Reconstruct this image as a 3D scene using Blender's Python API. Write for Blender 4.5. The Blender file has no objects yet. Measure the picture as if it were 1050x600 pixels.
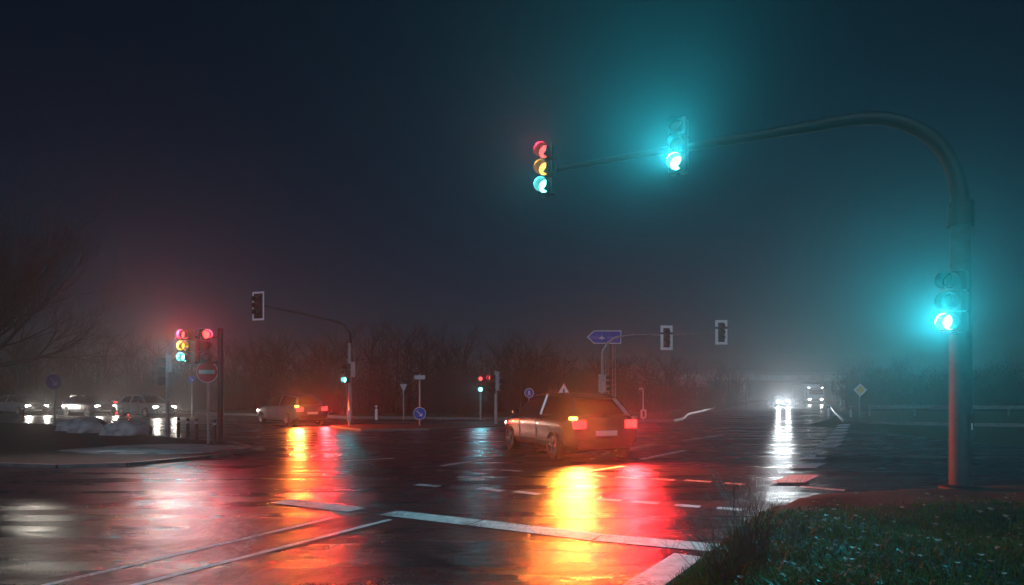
import bpy, bmesh, math, random
from mathutils import Vector, Matrix
rnd = random.Random(7)
R = math.radians
sc = bpy.context.scene

# ------------------------------------------------------------------ camera, sky, exposure
F, CX, HOR, EYE = 650.0, 525.0, 406.0, 1.40          # focal length and horizon in photo pixels, eye height in metres
cam = bpy.data.cameras.new('camera'); camo = bpy.data.objects.new('camera', cam)
sc.collection.objects.link(camo); sc.camera = camo
camo.location = (0, 0, EYE); camo.rotation_euler = (R(90), 0, 0)
cam.sensor_width = 36; cam.lens = 36 * F / 1050; cam.shift_y = (HOR - 300) / 1050
cam.clip_start = .05; cam.clip_end = 3000

world = bpy.data.worlds.new('World'); sc.world = world; world.use_nodes = True
nt = world.node_tree; bg = nt.nodes['Background']
sky = nt.nodes.new('ShaderNodeTexSky'); sky.sky_type = 'NISHITA'; sky.sun_disc = False
SUN_EL, SUN_AZ = R(28), R(197)                       # sun position behind the camera; the sky is a dim night sky
sky.sun_elevation = SUN_EL; sky.sun_rotation = SUN_AZ; sky.air_density = 1.0; sky.dust_density = .3; sky.ozone_density = 9
nt.links.new(sky.outputs[0], bg.inputs[0]); bg.inputs[1].default_value = 0.0038

fill_sun = bpy.data.lights.new('fill_sun', 'SUN'); fill_sun.energy = .75; fill_sun.angle = R(15); fill_sun.color = (.6, .75, 1)  # added cool fill from behind the camera, brightens the sign faces
mo = bpy.data.objects.new('fill_sun', fill_sun); sc.collection.objects.link(mo); mo.rotation_euler = (R(90 - 28), 0, R(-17))

sc.view_settings.view_transform = 'Standard'; sc.view_settings.look = 'None'
sc.view_settings.exposure = 0; sc.view_settings.gamma = 1
sc.render.engine = 'CYCLES'
cy = sc.cycles
cy.use_denoising = True; cy.max_bounces = 5; cy.diffuse_bounces = 2; cy.glossy_bounces = 3
cy.transmission_bounces = 4; cy.volume_bounces = 1; cy.transparent_max_bounces = 8
cy.sample_clamp_indirect = 4; cy.sample_clamp_direct = 0; cy.use_light_tree = True
cy.caustics_reflective = False; cy.caustics_refractive = False

HAZE = .002

# ------------------------------------------------------------------ helpers
C = sc.collection
def G(px, py, z=0.0):
    """photo pixel of a point standing at height z on the ground -> world position"""
    d = F * (EYE - z) / (py - HOR)
    return Vector(((px - CX) * d / F, d, z))
def at(px, dist, z=0.0):
    return Vector(((px - CX) * dist / F, dist, z))

class MB:
    def __init__(s): s.v = []; s.f = []; s.mi = []; s.sm = []
    def add(s, vs, fs, m=None, mi=0, smooth=False):
        o = len(s.v)
        for p in vs:
            p = Vector(p); s.v.append(m @ p if m is not None else p)
        for q in fs:
            s.f.append([i + o for i in q]); s.mi.append(mi); s.sm.append(smooth)
        return s
    def box(s, c, d, m=None, mi=0, bev=0):
        bm = bmesh.new(); bmesh.ops.create_cube(bm, size=1)
        for v in bm.verts: v.co = Vector((v.co.x * d[0] + c[0], v.co.y * d[1] + c[1], v.co.z * d[2] + c[2]))
        if bev: bmesh.ops.bevel(bm, geom=bm.edges[:], offset=bev, segments=2, affect='EDGES', profile=.5)
        bm.verts.index_update()
        s.add([v.co.copy() for v in bm.verts], [[v.index for v in f.verts] for f in bm.faces], m, mi); bm.free(); return s
    def tube(s, pts, rad, n=10, m=None, mi=0, cap=True):
        pts = [Vector(p) for p in pts]
        if not isinstance(rad, (list, tuple)): rad = [rad] * len(pts)
        vs = []; fs = []; up = None
        for i, p in enumerate(pts):
            t = (pts[min(i + 1, len(pts) - 1)] - pts[max(i - 1, 0)]).normalized()
            if up is None: up = Vector((0, 0, 1)) if abs(t.z) < .9 else Vector((1, 0, 0))
            a = t.cross(up).normalized(); b = a.cross(t).normalized(); up = b
            for k in range(n):
                w = 2 * math.pi * k / n
                vs.append(p + (a * math.cos(w) + b * math.sin(w)) * rad[i])
        for i in range(len(pts) - 1):
            for k in range(n):
                fs.append([i * n + k, i * n + (k + 1) % n, (i + 1) * n + (k + 1) % n, (i + 1) * n + k])
        if cap: fs.append(list(range(n))[::-1]); fs.append([(len(pts) - 1) * n + k for k in range(n)])
        return s.add(vs, fs, m, mi, True)
    def lathe(s, prof, n=24, m=None, mi=0, a0=0, a1=2 * math.pi):
        """profile (radius, height) turned about z"""
        full = abs(a1 - a0 - 2 * math.pi) < 1e-6; k = n if full else n + 1; vs = []; fs = []
        for (r, z) in prof:
            for i in range(k):
                w = a0 + (a1 - a0) * i / n; vs.append((r * math.cos(w), r * math.sin(w), z))
        for j in range(len(prof) - 1):
            for i in range(n):
                i2 = (i + 1) % k
                fs.append([j * k + i, j * k + i2, (j + 1) * k + i2, (j + 1) * k + i])
        return s.add(vs, fs, m, mi, True)
    def prism(s, pts, z0, z1, m=None, mi=0):
        n = len(pts)
        vs = [(p[0], p[1], z0) for p in pts] + [(p[0], p[1], z1) for p in pts]
        fs = [list(range(n))[::-1], [n + i for i in range(n)]] + [[i, (i + 1) % n, n + (i + 1) % n, n + i] for i in range(n)]
        return s.add(vs, fs, m, mi)
    def mesh(s, name, mats):
        me = bpy.data.meshes.new(name); me.from_pydata([tuple(v) for v in s.v], [], s.f)
        for mt in (mats if isinstance(mats, (list, tuple)) else [mats]): me.materials.append(mt)
        me.polygons.foreach_set('material_index', s.mi); me.polygons.foreach_set('use_smooth', s.sm)
        me.update()
        if any(s.sm): me.set_sharp_from_angle(angle=R(40))
        return me
    def build(s, name, mats, parent=None, loc=None, rot=None):
        return link(name, s.mesh(name, mats), parent, loc, rot)
def link(name, data, parent=None, loc=None, rot=None):
    o = bpy.data.objects.new(name, data); C.objects.link(o); o.parent = parent
    if loc is not None: o.location = loc
    if rot is not None: o.rotation_euler = rot
    return o
def tag(o, label=None, cat=None, group=None, kind=None):
    if label: o['label'] = label
    if cat: o['category'] = cat
    if group: o['group'] = group
    if kind: o['kind'] = kind
    return o
def thing(name, loc, label, cat, rz=0, group=None):
    return tag(link(name, None, None, loc, (0, 0, rz)), label, cat, group)
def copy_tree(o, parent=None):
    c = o.copy(); C.objects.link(c); c.parent = parent
    for ch in list(o.children): copy_tree(ch, c)
    return c

# ------------------------------------------------------------------ materials
MATS = {}
def mat(name, col, rough=.5, metal=0, var=.0, scale=8, bump=0, bscale=60, spec=.5, coat=0, emit=None, estr=0, trans=0, alpha=None):
    if name in MATS: return MATS[name]
    m = bpy.data.materials.new(name); m.use_nodes = True; n = m.node_tree.nodes; l = m.node_tree.links
    p = n['Principled BSDF']
    p.inputs['Base Color'].default_value = (*col, 1); p.inputs['Roughness'].default_value = rough
    p.inputs['Metallic'].default_value = metal; p.inputs['Specular IOR Level'].default_value = spec
    p.inputs['Coat Weight'].default_value = coat; p.inputs['Transmission Weight'].default_value = trans
    tc = n.new('ShaderNodeTexCoord')
    if var:
        t = n.new('ShaderNodeTexNoise'); t.inputs['Scale'].default_value = scale; t.inputs['Detail'].default_value = 6
        l.new(tc.outputs['Object'], t.inputs['Vector'])
        r = n.new('ShaderNodeValToRGB'); r.color_ramp.elements[0].position = .3; r.color_ramp.elements[1].position = .72
        r.color_ramp.elements[0].color = (*[c * (1 - var) for c in col], 1)
        r.color_ramp.elements[1].color = (*[min(1, c * (1 + var)) for c in col], 1)
        l.new(t.outputs['Fac'], r.inputs[0]); l.new(r.outputs[0], p.inputs['Base Color'])
        mr = n.new('ShaderNodeMapRange'); mr.inputs['To Min'].default_value = max(.03, rough * .7); mr.inputs['To Max'].default_value = min(1, rough * 1.3)
        l.new(t.outputs['Fac'], mr.inputs[0]); l.new(mr.outputs[0], p.inputs['Roughness'])
    if bump:
        t2 = n.new('ShaderNodeTexNoise'); t2.inputs['Scale'].default_value = bscale; t2.inputs['Detail'].default_value = 4
        l.new(tc.outputs['Object'], t2.inputs['Vector'])
        b = n.new('ShaderNodeBump'); b.inputs['Strength'].default_value = bump; b.inputs['Distance'].default_value = .02
        l.new(t2.outputs['Fac'], b.inputs['Height']); l.new(b.outputs[0], p.inputs['Normal'])
    if emit:
        p.inputs['Emission Color'].default_value = (*emit, 1); p.inputs['Emission Strength'].default_value = estr
        m.cycles.emission_sampling = 'NONE'
    MATS[name] = m; return m

def wet_asphalt(name, base=.028, r0=.10, r1=.42, big=.05):
    m = bpy.data.materials.new(name); m.use_nodes = True; n = m.node_tree.nodes; l = m.node_tree.links
    p = n['Principled BSDF']; p.inputs['Specular IOR Level'].default_value = .6
    tc = n.new('ShaderNodeTexCoord')
    mp = n.new('ShaderNodeMapping'); mp.inputs['Rotation'].default_value = (0, 0, R(-32)); mp.inputs['Scale'].default_value = (.12, 1.1, 1)
    l.new(tc.outputs['Object'], mp.inputs[0])
    def noise(scale, det=4, vec=None, rough=.55):
        t = n.new('ShaderNodeTexNoise'); t.inputs['Scale'].default_value = scale; t.inputs['Detail'].default_value = det
        t.inputs['Roughness'].default_value = rough
        l.new(vec or tc.outputs['Object'], t.inputs['Vector']); return t.outputs['Fac']
    def math_(op, a, b):
        q = n.new('ShaderNodeMath'); q.operation = op
        for i, x in enumerate((a, b)):
            if isinstance(x, (int, float)): q.inputs[i].default_value = x
            else: l.new(x, q.inputs[i])
        return q.outputs[0]
    def ramp(x, a, b, lo, hi):
        q = n.new('ShaderNodeMapRange'); l.new(x, q.inputs[0])
        for k, vv in zip(('From Min', 'From Max', 'To Min', 'To Max'), (a, b, lo, hi)): q.inputs[k].default_value = vv
        return q.outputs[0]
    tracks = noise(1.3, 3, mp.outputs[0]); patch = noise(.55, 5); fine = noise(55, 5, None, .7); grit = noise(190, 2)
    wet = math_('ADD', math_('MULTIPLY', tracks, .6), math_('MULTIPLY', patch, .4))
    wetr = ramp(wet, .36, .64, r0, r1)
    rr = math_('ADD', wetr, math_('MULTIPLY', math_('SUBTRACT', fine, .5), .18)); 
    cl = n.new('ShaderNodeClamp'); cl.inputs[1].default_value = .05; cl.inputs[2].default_value = .8; l.new(rr, cl.inputs[0])
    l.new(cl.outputs[0], p.inputs['Roughness'])
    cr = n.new('ShaderNodeValToRGB'); cr.color_ramp.elements[0].position = .3; cr.color_ramp.elements[1].position = .75
    cr.color_ramp.elements[0].color = (base * .55, base * .55, base * .6, 1); cr.color_ramp.elements[1].color = (base * 1.7, base * 1.7, base * 1.7, 1)
    l.new(math_('ADD', math_('MULTIPLY', fine, .5), math_('MULTIPLY', patch, .5)), cr.inputs[0]); l.new(cr.outputs[0], p.inputs['Base Color'])
    h = math_('ADD', math_('ADD', math_('MULTIPLY', fine, .003), math_('ADD', math_('MULTIPLY', noise(17, 3), .006), math_('ADD', math_('MULTIPLY', noise(5, 2), .012), math_('MULTIPLY', noise(10, 4, None, .65), .013)))), math_('ADD', math_('MULTIPLY', grit, .003), math_('MULTIPLY', noise(.9, 3), big)))
    b = n.new('ShaderNodeBump'); b.inputs['Strength'].default_value = .8; b.inputs['Distance'].default_value = 1.0
    l.new(h, b.inputs['Height']); l.new(b.outputs[0], p.inputs['Normal'])
    return m

ASPH = wet_asphalt('wet_asphalt', .026, .14, .44, .11)
PATH = wet_asphalt('wet_path', .05, .2, .5, .02)
PAINT = mat('road_paint', (.78, .79, .79), .45, var=.3, scale=9, bump=.35, bscale=120)
def wear(m):                                                        # asphalt shows through worn paint
    n, l = m.node_tree.nodes, m.node_tree.links; p = n['Principled BSDF']; src = p.inputs['Base Color'].links[0].from_socket
    tc = n.new('ShaderNodeTexCoord'); a = n.new('ShaderNodeTexNoise'); a.inputs['Scale'].default_value = 26; a.inputs['Detail'].default_value = 8; a.inputs['Roughness'].default_value = .75
    b = n.new('ShaderNodeTexNoise'); b.inputs['Scale'].default_value = 1.7; b.inputs['Detail'].default_value = 4
    for t in (a, b): l.new(tc.outputs['Object'], t.inputs['Vector'])
    ad = n.new('ShaderNodeMath'); ad.operation = 'ADD'; l.new(a.outputs['Fac'], ad.inputs[0]); l.new(b.outputs['Fac'], ad.inputs[1])
    r = n.new('ShaderNodeMapRange'); r.inputs['From Min'].default_value = .72; r.inputs['From Max'].default_value = .94; l.new(ad.outputs[0], r.inputs[0])
    mx = n.new('ShaderNodeMix'); mx.data_type = 'RGBA'; l.new(r.outputs[0], mx.inputs[0]); mx.inputs[6].default_value = (.035, .035, .037, 1); l.new(src, mx.inputs[7]); l.new(mx.outputs[2], p.inputs['Base Color'])
wear(PAINT)
KERB = mat('kerb_concrete', (.12, .12, .12), .5, var=.3, scale=6, bump=.3, bscale=50)
SOIL = mat('verge_soil', (.024, .024, .018), .8, var=.5, scale=2, bump=.8, bscale=18)
TURF = mat('verge_turf', (.045, .062, .025), .8, var=.5, scale=1.5, bump=1, bscale=22)
GRASS = mat('grass_blade', (.05, .11, .02), .7, spec=.2, var=.45, scale=2.2)
STRAW = mat('dry_stem', (.05, .04, .028), .6, var=.3, scale=5)
LEAF = mat('fallen_leaf', (.3, .27, .2), .55, var=.5, scale=20)
STEEL = mat('galvanised_steel', (.33, .34, .35), .42, .75, var=.25, scale=7, bump=.12, bscale=80)
POLE = mat('pole_paint', (.05, .05, .054), .6, 0, spec=.25, var=.25, scale=5, bump=.1, bscale=70)
POLED = mat('dark_arm_paint', (.015, .016, .018), .6, 0, var=.3, scale=5)
HOUSE = mat('signal_housing', (.035, .037, .038), .45, var=.25, scale=6, bump=.1)
HOUSEG = mat('grey_signal_housing', (.35, .36, .36), .5, var=.2, scale=6)
BOARD = mat('backboard_black', (.02, .02, .022), .55, var=.2)
WHITE = mat('white_reflective', (.82, .82, .8), .45, var=.1, scale=10)
RUBBER = mat('rubber', (.02, .02, .02), .7, var=.2)
GALV_BACK = mat('sign_back', (.4, .41, .42), .5, .5, var=.15)
BLUE = mat('sign_blue', (.01, .07, .42), .4, var=.12)
RED = mat('sign_red', (.55, .012, .015), .4, var=.12)
YELLOW = mat('sign_yellow', (.75, .5, .05), .4, var=.1)
BLACK = mat('sign_black', (.015, .015, .015), .5)
BARK = mat('bark', (.045, .036, .028), .85, var=.4, scale=4, bump=.6, bscale=16)
SNOW = mat('dirty_snow', (.3, .29, .28), .6, var=.45, scale=3, bump=.8, bscale=9)
CONC = mat('bridge_concrete', (.3, .3, .29), .7, var=.25, scale=.6, bump=.3, bscale=3)
TEAL, REDL, AMB = (.035, .76, .93), (1, .015, .05), (1, .36, .03)
LIT = {'g': mat('lens_green_lit', (.02, .3, .28), .2, emit=(.16, .95, .9), estr=18),
       'r': mat('lens_red_lit', (.3, .01, .02), .2, emit=(1, .10, .09), estr=4),
       'a': mat('lens_amber_lit', (.3, .12, .01), .2, emit=(1, .45, .08), estr=5)}
for _m in LIT.values():                                             # moulded lens pattern
    _n, _l = _m.node_tree.nodes, _m.node_tree.links
    _t = _n.new('ShaderNodeTexCoord'); _v = _n.new('ShaderNodeTexVoronoi'); _v.inputs['Scale'].default_value = 55
    _r = _n.new('ShaderNodeMapRange'); _r.inputs['From Max'].default_value = .6; _r.inputs['To Min'].default_value = _m.node_tree.nodes['Principled BSDF'].inputs['Emission Strength'].default_value * 1.4; _r.inputs['To Max'].default_value = _m.node_tree.nodes['Principled BSDF'].inputs['Emission Strength'].default_value * .35
    _l.new(_t.outputs['Object'], _v.inputs['Vector']); _l.new(_v.outputs['Distance'], _r.inputs[0]); _l.new(_r.outputs[0], _n['Principled BSDF'].inputs['Emission Strength'])
OFF = {'g': mat('lens_green_dark', (.01, .06, .055), .15, coat=.5), 'r': mat('lens_red_dark', (.09, .008, .01), .15, coat=.5),
       'a': mat('lens_amber_dark', (.1, .045, .008), .15, coat=.5)}
LCOL = {'g': TEAL, 'r': REDL, 'a': AMB}

def lamp(name, parent, loc, col, power, rad=.05, spot=None, blend=.6, direc=(0, -1, 0)):
    ld = bpy.data.lights.new(name, 'SPOT' if spot else 'POINT'); ld.energy = power; ld.color = col; ld.shadow_soft_size = rad
    o = bpy.data.objects.new(name, ld); C.objects.link(o); o.parent = parent; o.location = loc
    if spot:
        ld.spot_size = R(spot); ld.spot_blend = blend
        o.rotation_euler = Vector(direc).to_track_quat('-Z', 'Y').to_euler()
    return o

# ------------------------------------------------------------------ ground, roads, verges
def sheet(name, pts, z, m, kind='structure', thick=0):
    b = MB()
    if thick: b.prism([(p[0], p[1]) for p in pts], z - thick, z)
    else: b.add([(p[0], p[1], z) for p in pts], [list(range(len(pts)))])
    return tag(b.build(name, m), kind=kind)
XL, XR, YN, YF = -150, 130, -14, 230
sheet('ground', [(XL, YN), (XR, YN), (XR, YF), (XL, YF)], -.03, TURF)
road = sheet('road', [(-140, -12), (14, -12), (14, 30), (19, 38), (27, 52), (50.5, 100), (83, 170), (109, 228),
                      (94, 228), (68, 170), (42, 112), (22.5, 68), (8, 39), (1, 36), (-10, 39), (-36, 56), (-70, 74), (-140, 100)], 0, ASPH)

def mark(name, quad, z=.004, m=PAINT):
    return MB().add([(p[0], p[1], z) for p in quad], [[0, 1, 2, 3]]).build(name, m, road)
def stripe(name, p, q, w, z=.004):
    """painted stripe between two ground pixels, w metres wide"""
    a, b = G(*p), G(*q); d = (b - a).normalized(); s = Vector((-d.y, d.x, 0)) * w / 2
    return mark(name, [a - s, b - s, b + s, a + s], z)
# broad give-way line across the foreground and its kink towards the camera
pl = [(288, 514), (366, 523)], [(398, 526), (486, 536)], [(488, 536.2), (612, 551)], [(614, 551.2), (745, 563)]
for a, b in pl: stripe('stop_line', a, b, .33)
stripe('edge_line', (706, 570), (640, 614), .26, .008)
for a, b in [((600, 487), (622, 489)), ((632, 489), (655, 491)), ((667, 491), (692, 492.5)), ((702, 492.5), (729, 494.5)), ((743, 495.5), (764, 497)),
             ((427, 497), (450, 499)), ((514, 482), (535, 483.5)), ((490, 500), (515, 504)), ((528, 504), (553, 507)),
             ((612, 512), (637, 513.7)), ((650, 514.5), (676, 516.5)), ((692, 518), (718, 520)), ((735, 521), (762, 523)),
             ((820, 499), (866, 503)), ((470, 489), (491, 490.5))]:
    stripe('lane_dash', a, b, .17)
for a, b in [((658, 471), (702, 462)), ((618, 466), (672, 455)), ((560, 462), (600, 457)), ((640, 478), (600, 484)), ((352, 473), (404, 470)), ((452, 478), (505, 470)), ((700, 452), (742, 446))]:
    stripe('guide_line', a, b, .15)
for a, b in [((36, 603), (342, 531)), ((128, 603), (400, 533))]: stripe('pale_line', a, b, .075)  # two long thin pale stripes in the left foreground
for x0, x1, y0, y1 in [(793, 812, 495, 487), (809, 824, 480, 475), (821, 833, 471, 466), (829, 840, 465, 460.4), (837, 846, 459, 455), (842, 850, 454, 450.8),
                       (846, 854, 450, 447), (850, 857, 446, 443.4), (853, 859, 442.6, 440.2), (856, 861, 439.4, 437.4), (858, 862.5, 436.8, 435)]:
    a, b = G(x0, y0), G(x1, y1); w = Vector((.5, 0, 0)); 
    mark('edge_block', [a - w * .1, a + w, b + w, b - w * .1])

def kerbed(name, pts, m, h=.12, kerb=True):
    """raised verge or island with a separate kerb of stones round it"""
    b = MB(); b.prism(pts, -.02, h - .012)
    o = tag(b.build(name, m), kind='structure')
    if kerb:
        n = len(pts)
        for i in range(n):
            p, q = Vector(pts[i]), Vector(pts[(i + 1) % n]); L = (q - p).length
            if min(p.y, q.y) > 60 or L > 60: continue
            d = (q - p).normalized(); k = max(1, int(L / 1.0)); seg = L / k
            near = min(p.y, q.y) < 26 and p.y > 2
            if not near: k = 1; seg = L
            for j in range(k):
                c = p + d * (j + .5) * seg
                kb = MB().box((0, 0, 0), (seg - .012, .13, h + .05), bev=.012 if near else 0)
                kb.build('kerb_stone', KERB, o, (c.x, c.y, h / 2 - .022 + rnd.uniform(-.003, .003)), (0, 0, math.atan2(d.y, d.x)))
    return o
def gp(*px): return [tuple(G(*p).xy) for p in px]
kerbed('left_island', gp((-60, 476), (60, 480), (130, 478), (215, 470), (262, 461), (240, 456), (150, 448), (60, 437), (-60, 431)), SOIL, .07)
kerbed('median_island', gp((340, 438.5), (372, 442), (440, 441), (520, 437), (545, 433.6), (520, 432.8), (440, 434), (372, 435)), SOIL, .07)
fv = gp((640, 433), (690, 432.4), (700, 430)) + [(13, 47), (23, 72), (42, 116), (67, 174), (93, 229), (-149, 229), (-149, 101), (-70, 75), (-36, 57), (-10, 40), (1, 37)]
kerbed('far_verge', fv, TURF, .12)
rv = gp((866, 432.5), (930, 435), (1010, 436.5), (1110, 438)) + [(129, 31), (129, 229), (110, 229), (83.5, 170), (50, 100), (26.5, 52)]
kerbed('right_verge', rv, TURF, .12)
kerbed('right_footway', gp((846, 462), (900, 460.5), (980, 461.5), (1110, 463), (1110, 471), (980, 470), (900, 468.5), (836, 469)), PATH, .06, False)
# near bank on the right, gently mounded
def bank_h(x, y):
    # rises from the kerb line towards the camera's right-hand side
    e = bank_edge(x, y)
    if e <= 0: return 0
    return .015 + .085 * (1 - math.exp(-e / .9)) + .035 * math.sin(x * 2.3 + y * 1.1) * min(1, e) + .03 * math.sin(x * 1.1 - y * 3.1) * min(1, e)
EDGE = [Vector(p) for p in gp((664, 625), (722, 572), (784, 522), (832, 508), (930, 502), (1120, 495))]
def bank_edge(x, y):
    """signed distance inside the bank's edge polyline"""
    best = 1e9; sgn = 1; p = Vector((x, y))
    for a, b in zip(EDGE, EDGE[1:]):
        t = max(0, min(1, (p - a).dot(b - a) / (b - a).length_squared)); c = a + (b - a) * t
        d = (p - c).length
        if d < best: best = d; cr = (b - a).cross(p - a); sgn = -1 if cr > 0 else 1
    return best * sgn
b = MB(); N = 90; M = 70; x0, x1, y0, y1 = .6, 13.5, -3, 11; idx = {}
for j in range(M + 1):
    for i in range(N + 1):
        x = x0 + (x1 - x0) * i / N; y = y0 + (y1 - y0) * j / M; e = bank_edge(x, y)
        if y < G(664, 625).y and x > 1.0: e = max(e, x - 1.0)
        b.v.append(Vector((x, y, bank_h(x, y) if e > 0 else -.05 + max(-.05, .06 * e))))
for j in range(M):
    for i in range(N):
        q = [j * (N + 1) + i, j * (N + 1) + i + 1, (j + 1) * (N + 1) + i + 1, (j + 1) * (N + 1) + i]
        if all(b.v[k].z < -.04 for k in q): continue
        b.f.append(q); b.mi.append(0); b.sm.append(True)
bank = tag(b.build('grass_bank', SOIL), kind='structure')

# ------------------------------------------------------------------ traffic signals
def make_head_meshes():
    d = {}
    b = MB()
    for k in (-1, 0, 1): b.box((0, .02, k * .30), (.29, .20, .292), bev=.025)
    b.tube([(0, .02, -.46), (0, .02, .46)], .04, 10)
    d['house'] = b
    v = MB(); rot = Matrix.Rotation(R(90), 4, 'X')
    a0, a1 = R(-60), R(240)
    v.lathe([(.118, 0), (.122, .17)], 22, rot, 0, a0, a1); v.lathe([(.126, .17), (.122, 0)], 22, rot, 0, a0, a1); v.lathe([(.122, .17), (.126, .17)], 22, rot, 0, a0, a1)
    d['visor'] = v
    l = MB(); l.lathe([(.108, 0), (.1, .012), (.075, .024), (.04, .031), (0.0, .034)], 22, rot); d['lens'] = l
    bb = MB(); bb.box((0, .06, 0), (.62, .012, 1.28)); d['board'] = bb
    fr = MB()
    for s in (-1, 1):
        fr.box((s * .285, .045, 0), (.07, .012, 1.30)); fr.box((0, .045, s * .61), (.50, .012, .08))
    d['frame'] = fr
    fw = MB()
    for s in (-1, 1):
        fw.box((s * .245, .045, 0), (.15, .012, 1.30)); fw.box((0, .045, s * .58), (.34, .012, .14))
    d['wide'] = fw
    return d
HB = make_head_meshes()
HM = {k: HB[k].mesh(k, m) for k, m in (('house', HOUSE), ('visor', HOUSE), ('board', BOARD), ('frame', WHITE), ('wide', WHITE))}
HGREY = HB['house'].mesh('house_grey', HOUSEG)
LENS = {(c, s): HB['lens'].mesh('lens', (LIT if s else OFF)[c]) for c in 'rag' for s in (0, 1)}
def head(parent, loc, rz, lit='', power=None, board=False, grey=False, rad=.05, cone=150):
    """three-lens signal head facing local -y; power per lit lens"""
    h = link('signal_head', HGREY if grey else HM['house'], parent, loc, (0, 0, rz))
    if board:
        link('backboard', HM['board'], h); link('board_border', HM['wide' if board == 2 else 'frame'], h)
    for c, z in (('r', .30), ('a', 0), ('g', -.30)):
        on = c in lit
        l = link('lens', LENS[c, on], h, (0, -.082, z)); link('visor', HM['visor'], h, (0, -.08, z))
        if on and power: lamp('lamp_' + {'r': 'red', 'a': 'amber', 'g': 'green'}[c], h, (0, -.155, z), LCOL[c], power.get(c, 0), rad, cone, 1, (0, -1, .2))
    return h

def straight_pole(t, h, r=.055, m=POLE, name='pole'):
    MB().tube([(0, 0, -.05), (0, 0, h)], [r, r * .95], 12).build(name, m, t)
    MB().lathe([(r * 1.05, h), (r * .9, h + .03), (0, h + .045)], 12).build('pole_cap', m, t)
    return t

# --- near mast on the right with the long arm
base = G(985, 503); base.z = max(0, bank_h(base.x, base.y)) 
mast = thing('signal_mast', (base.x, base.y, 0), 'tall dark mast on the right, long curved arm over the road, glaring green lights', 'traffic light')
PPM = F / base.y
def hz(py, d=base.y): return EYE + (HOR - py) * d / F
MB().tube([(0, 0, -.1), (0, 0, hz(212))], [.150, .136], 28).build('pole', POLE, mast)
MB().tube([(0, 0, hz(232)), (0, 0, hz(208))], [.172, .165], 28).build('collar', POLED, mast)
MB().box((.0, -.152, hz(437)), (.10, .03, .36), bev=.012).build('hatch', POLE, mast, rot=(0, 0, R(18)))
MB().box((.0, -.166, hz(437)), (.022, .012, .10), bev=.003).build('hatch_lock', WHITE, mast, rot=(0, 0, R(18)))
MB().lathe([(.27, -.05), (.27, bank_h(base.x, base.y) + .02), (.17, bank_h(base.x, base.y) + .05)], 24).build('foot_flange', POLED, mast)
ADIR = Vector((-.955, .296, 0))                                     # the arm runs left and a little away
def arm_pt(px, py):
    """point of the arm's vertical plane seen at a pixel"""
    k = (px - CX) / F; s = (k * base.y - base.x) / (ADIR.x - k * ADIR.y)
    d = base.y + ADIR.y * s
    return Vector((ADIR.x * s, ADIR.y * s, EYE + (HOR - py) * d / F))
apx = [(985, 216), (983, 195), (978, 175), (968, 155), (952, 139), (932, 128), (905, 121.5), (870, 123), (830, 130), (780, 138.5), (720, 148.5), (650, 160), (578, 172.5), (562, 175)]
apts = [arm_pt(*p) for p in apx]; apts[0].x = apts[0].y = 0
ar = [.118, .116, .114, .112, .11, .107, .103, .098, .09, .08, .068, .054, .043, .04]
# smooth the arm with a Catmull-Rom pass
sp, sr = [], []
for i in range(len(apts) - 1):
    p0, p1, p2, p3 = apts[max(i - 1, 0)], apts[i], apts[i + 1], apts[min(i + 2, len(apts) - 1)]
    for k in range(5):
        t = k / 5
        sp.append(.5 * ((2 * p1) + (p2 - p0) * t + (2 * p0 - 5 * p1 + 4 * p2 - p3) * t * t + (3 * p1 - p0 - 3 * p2 + p3) * t ** 3)); sr.append(ar[i] + (ar[i + 1] - ar[i]) * t)
sp.append(apts[-1]); sr.append(ar[-1])
MB().tube(sp, sr, 18).build('arm', POLED, mast)
FACE = R(-31)
h1 = arm_pt(560, 178); head(mast, h1 + Vector((0, -.16, 0)), FACE, 'rag', {'r': 160, 'a': 40, 'g': 170}, rad=.035, cone=110)
h2 = arm_pt(692, 155); h2 = h2 + Vector((0, -.2, 0)); head(mast, h2, FACE, 'g', {'g': 4600}, rad=.06, cone=88)
for hp, ap in ((h1, arm_pt(566, 174)), (h2, arm_pt(694, 153))):
    MB().tube([ap, hp + Vector((0, .12, 0))], .03, 8).build('bracket', POLED, mast)
h3 = Vector((-.20, -.14, hz(311))); head(mast, h3, R(-64), 'g', {'g': 3400}, rad=.055, cone=106)
for dz in (-.36, .36): MB().box((h3.x / 2, h3.y / 2, h3.z + dz), (.26, .05, .05), Matrix.Rotation(0, 4, 'Z')).build('bracket', POLED, mast)

# --- mast across the junction with arm to the left (white-bordered head at its tip)
p = G(359, 437.5); m2 = thing('signal_mast', p, 'slender mast on the median with arm reaching left to a white bordered signal head', 'traffic light')
def H(py, d): return EYE + (HOR - py) * d / F
d = p.y; S = d / F
MB().tube([(0, 0, -.05), (0, 0, H(352, d))], [.09, .08], 14).build('pole', STEEL, m2)
MB().tube([(0, 0, H(353, d)), (-.03, 0, H(342, d)), (-.28, 0, H(333, d)), (-.7, 0, H(329, d)), (-2.2, 0, H(321.5, d)), (-4.45, 0, H(311.5, d))], [.075, .07, .065, .06, .05, .04], 12).build('arm', POLED, m2)
head(m2, (-94 * S, -.1, H(314, d)), R(-18), board=True)
head(m2, (-.12, -.20, H(383, d)), R(-12), 'g', {'g': 50}, rad=.07)
MB().box((.14, -.05, H(379, d)), (.22, .05, .7), bev=.02).build('side_plate', HOUSEG, m2)
MB().box((0, -.1, .5), (.2, .16, .5), bev=.02).build('cabinet', STEEL, m2)

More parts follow.
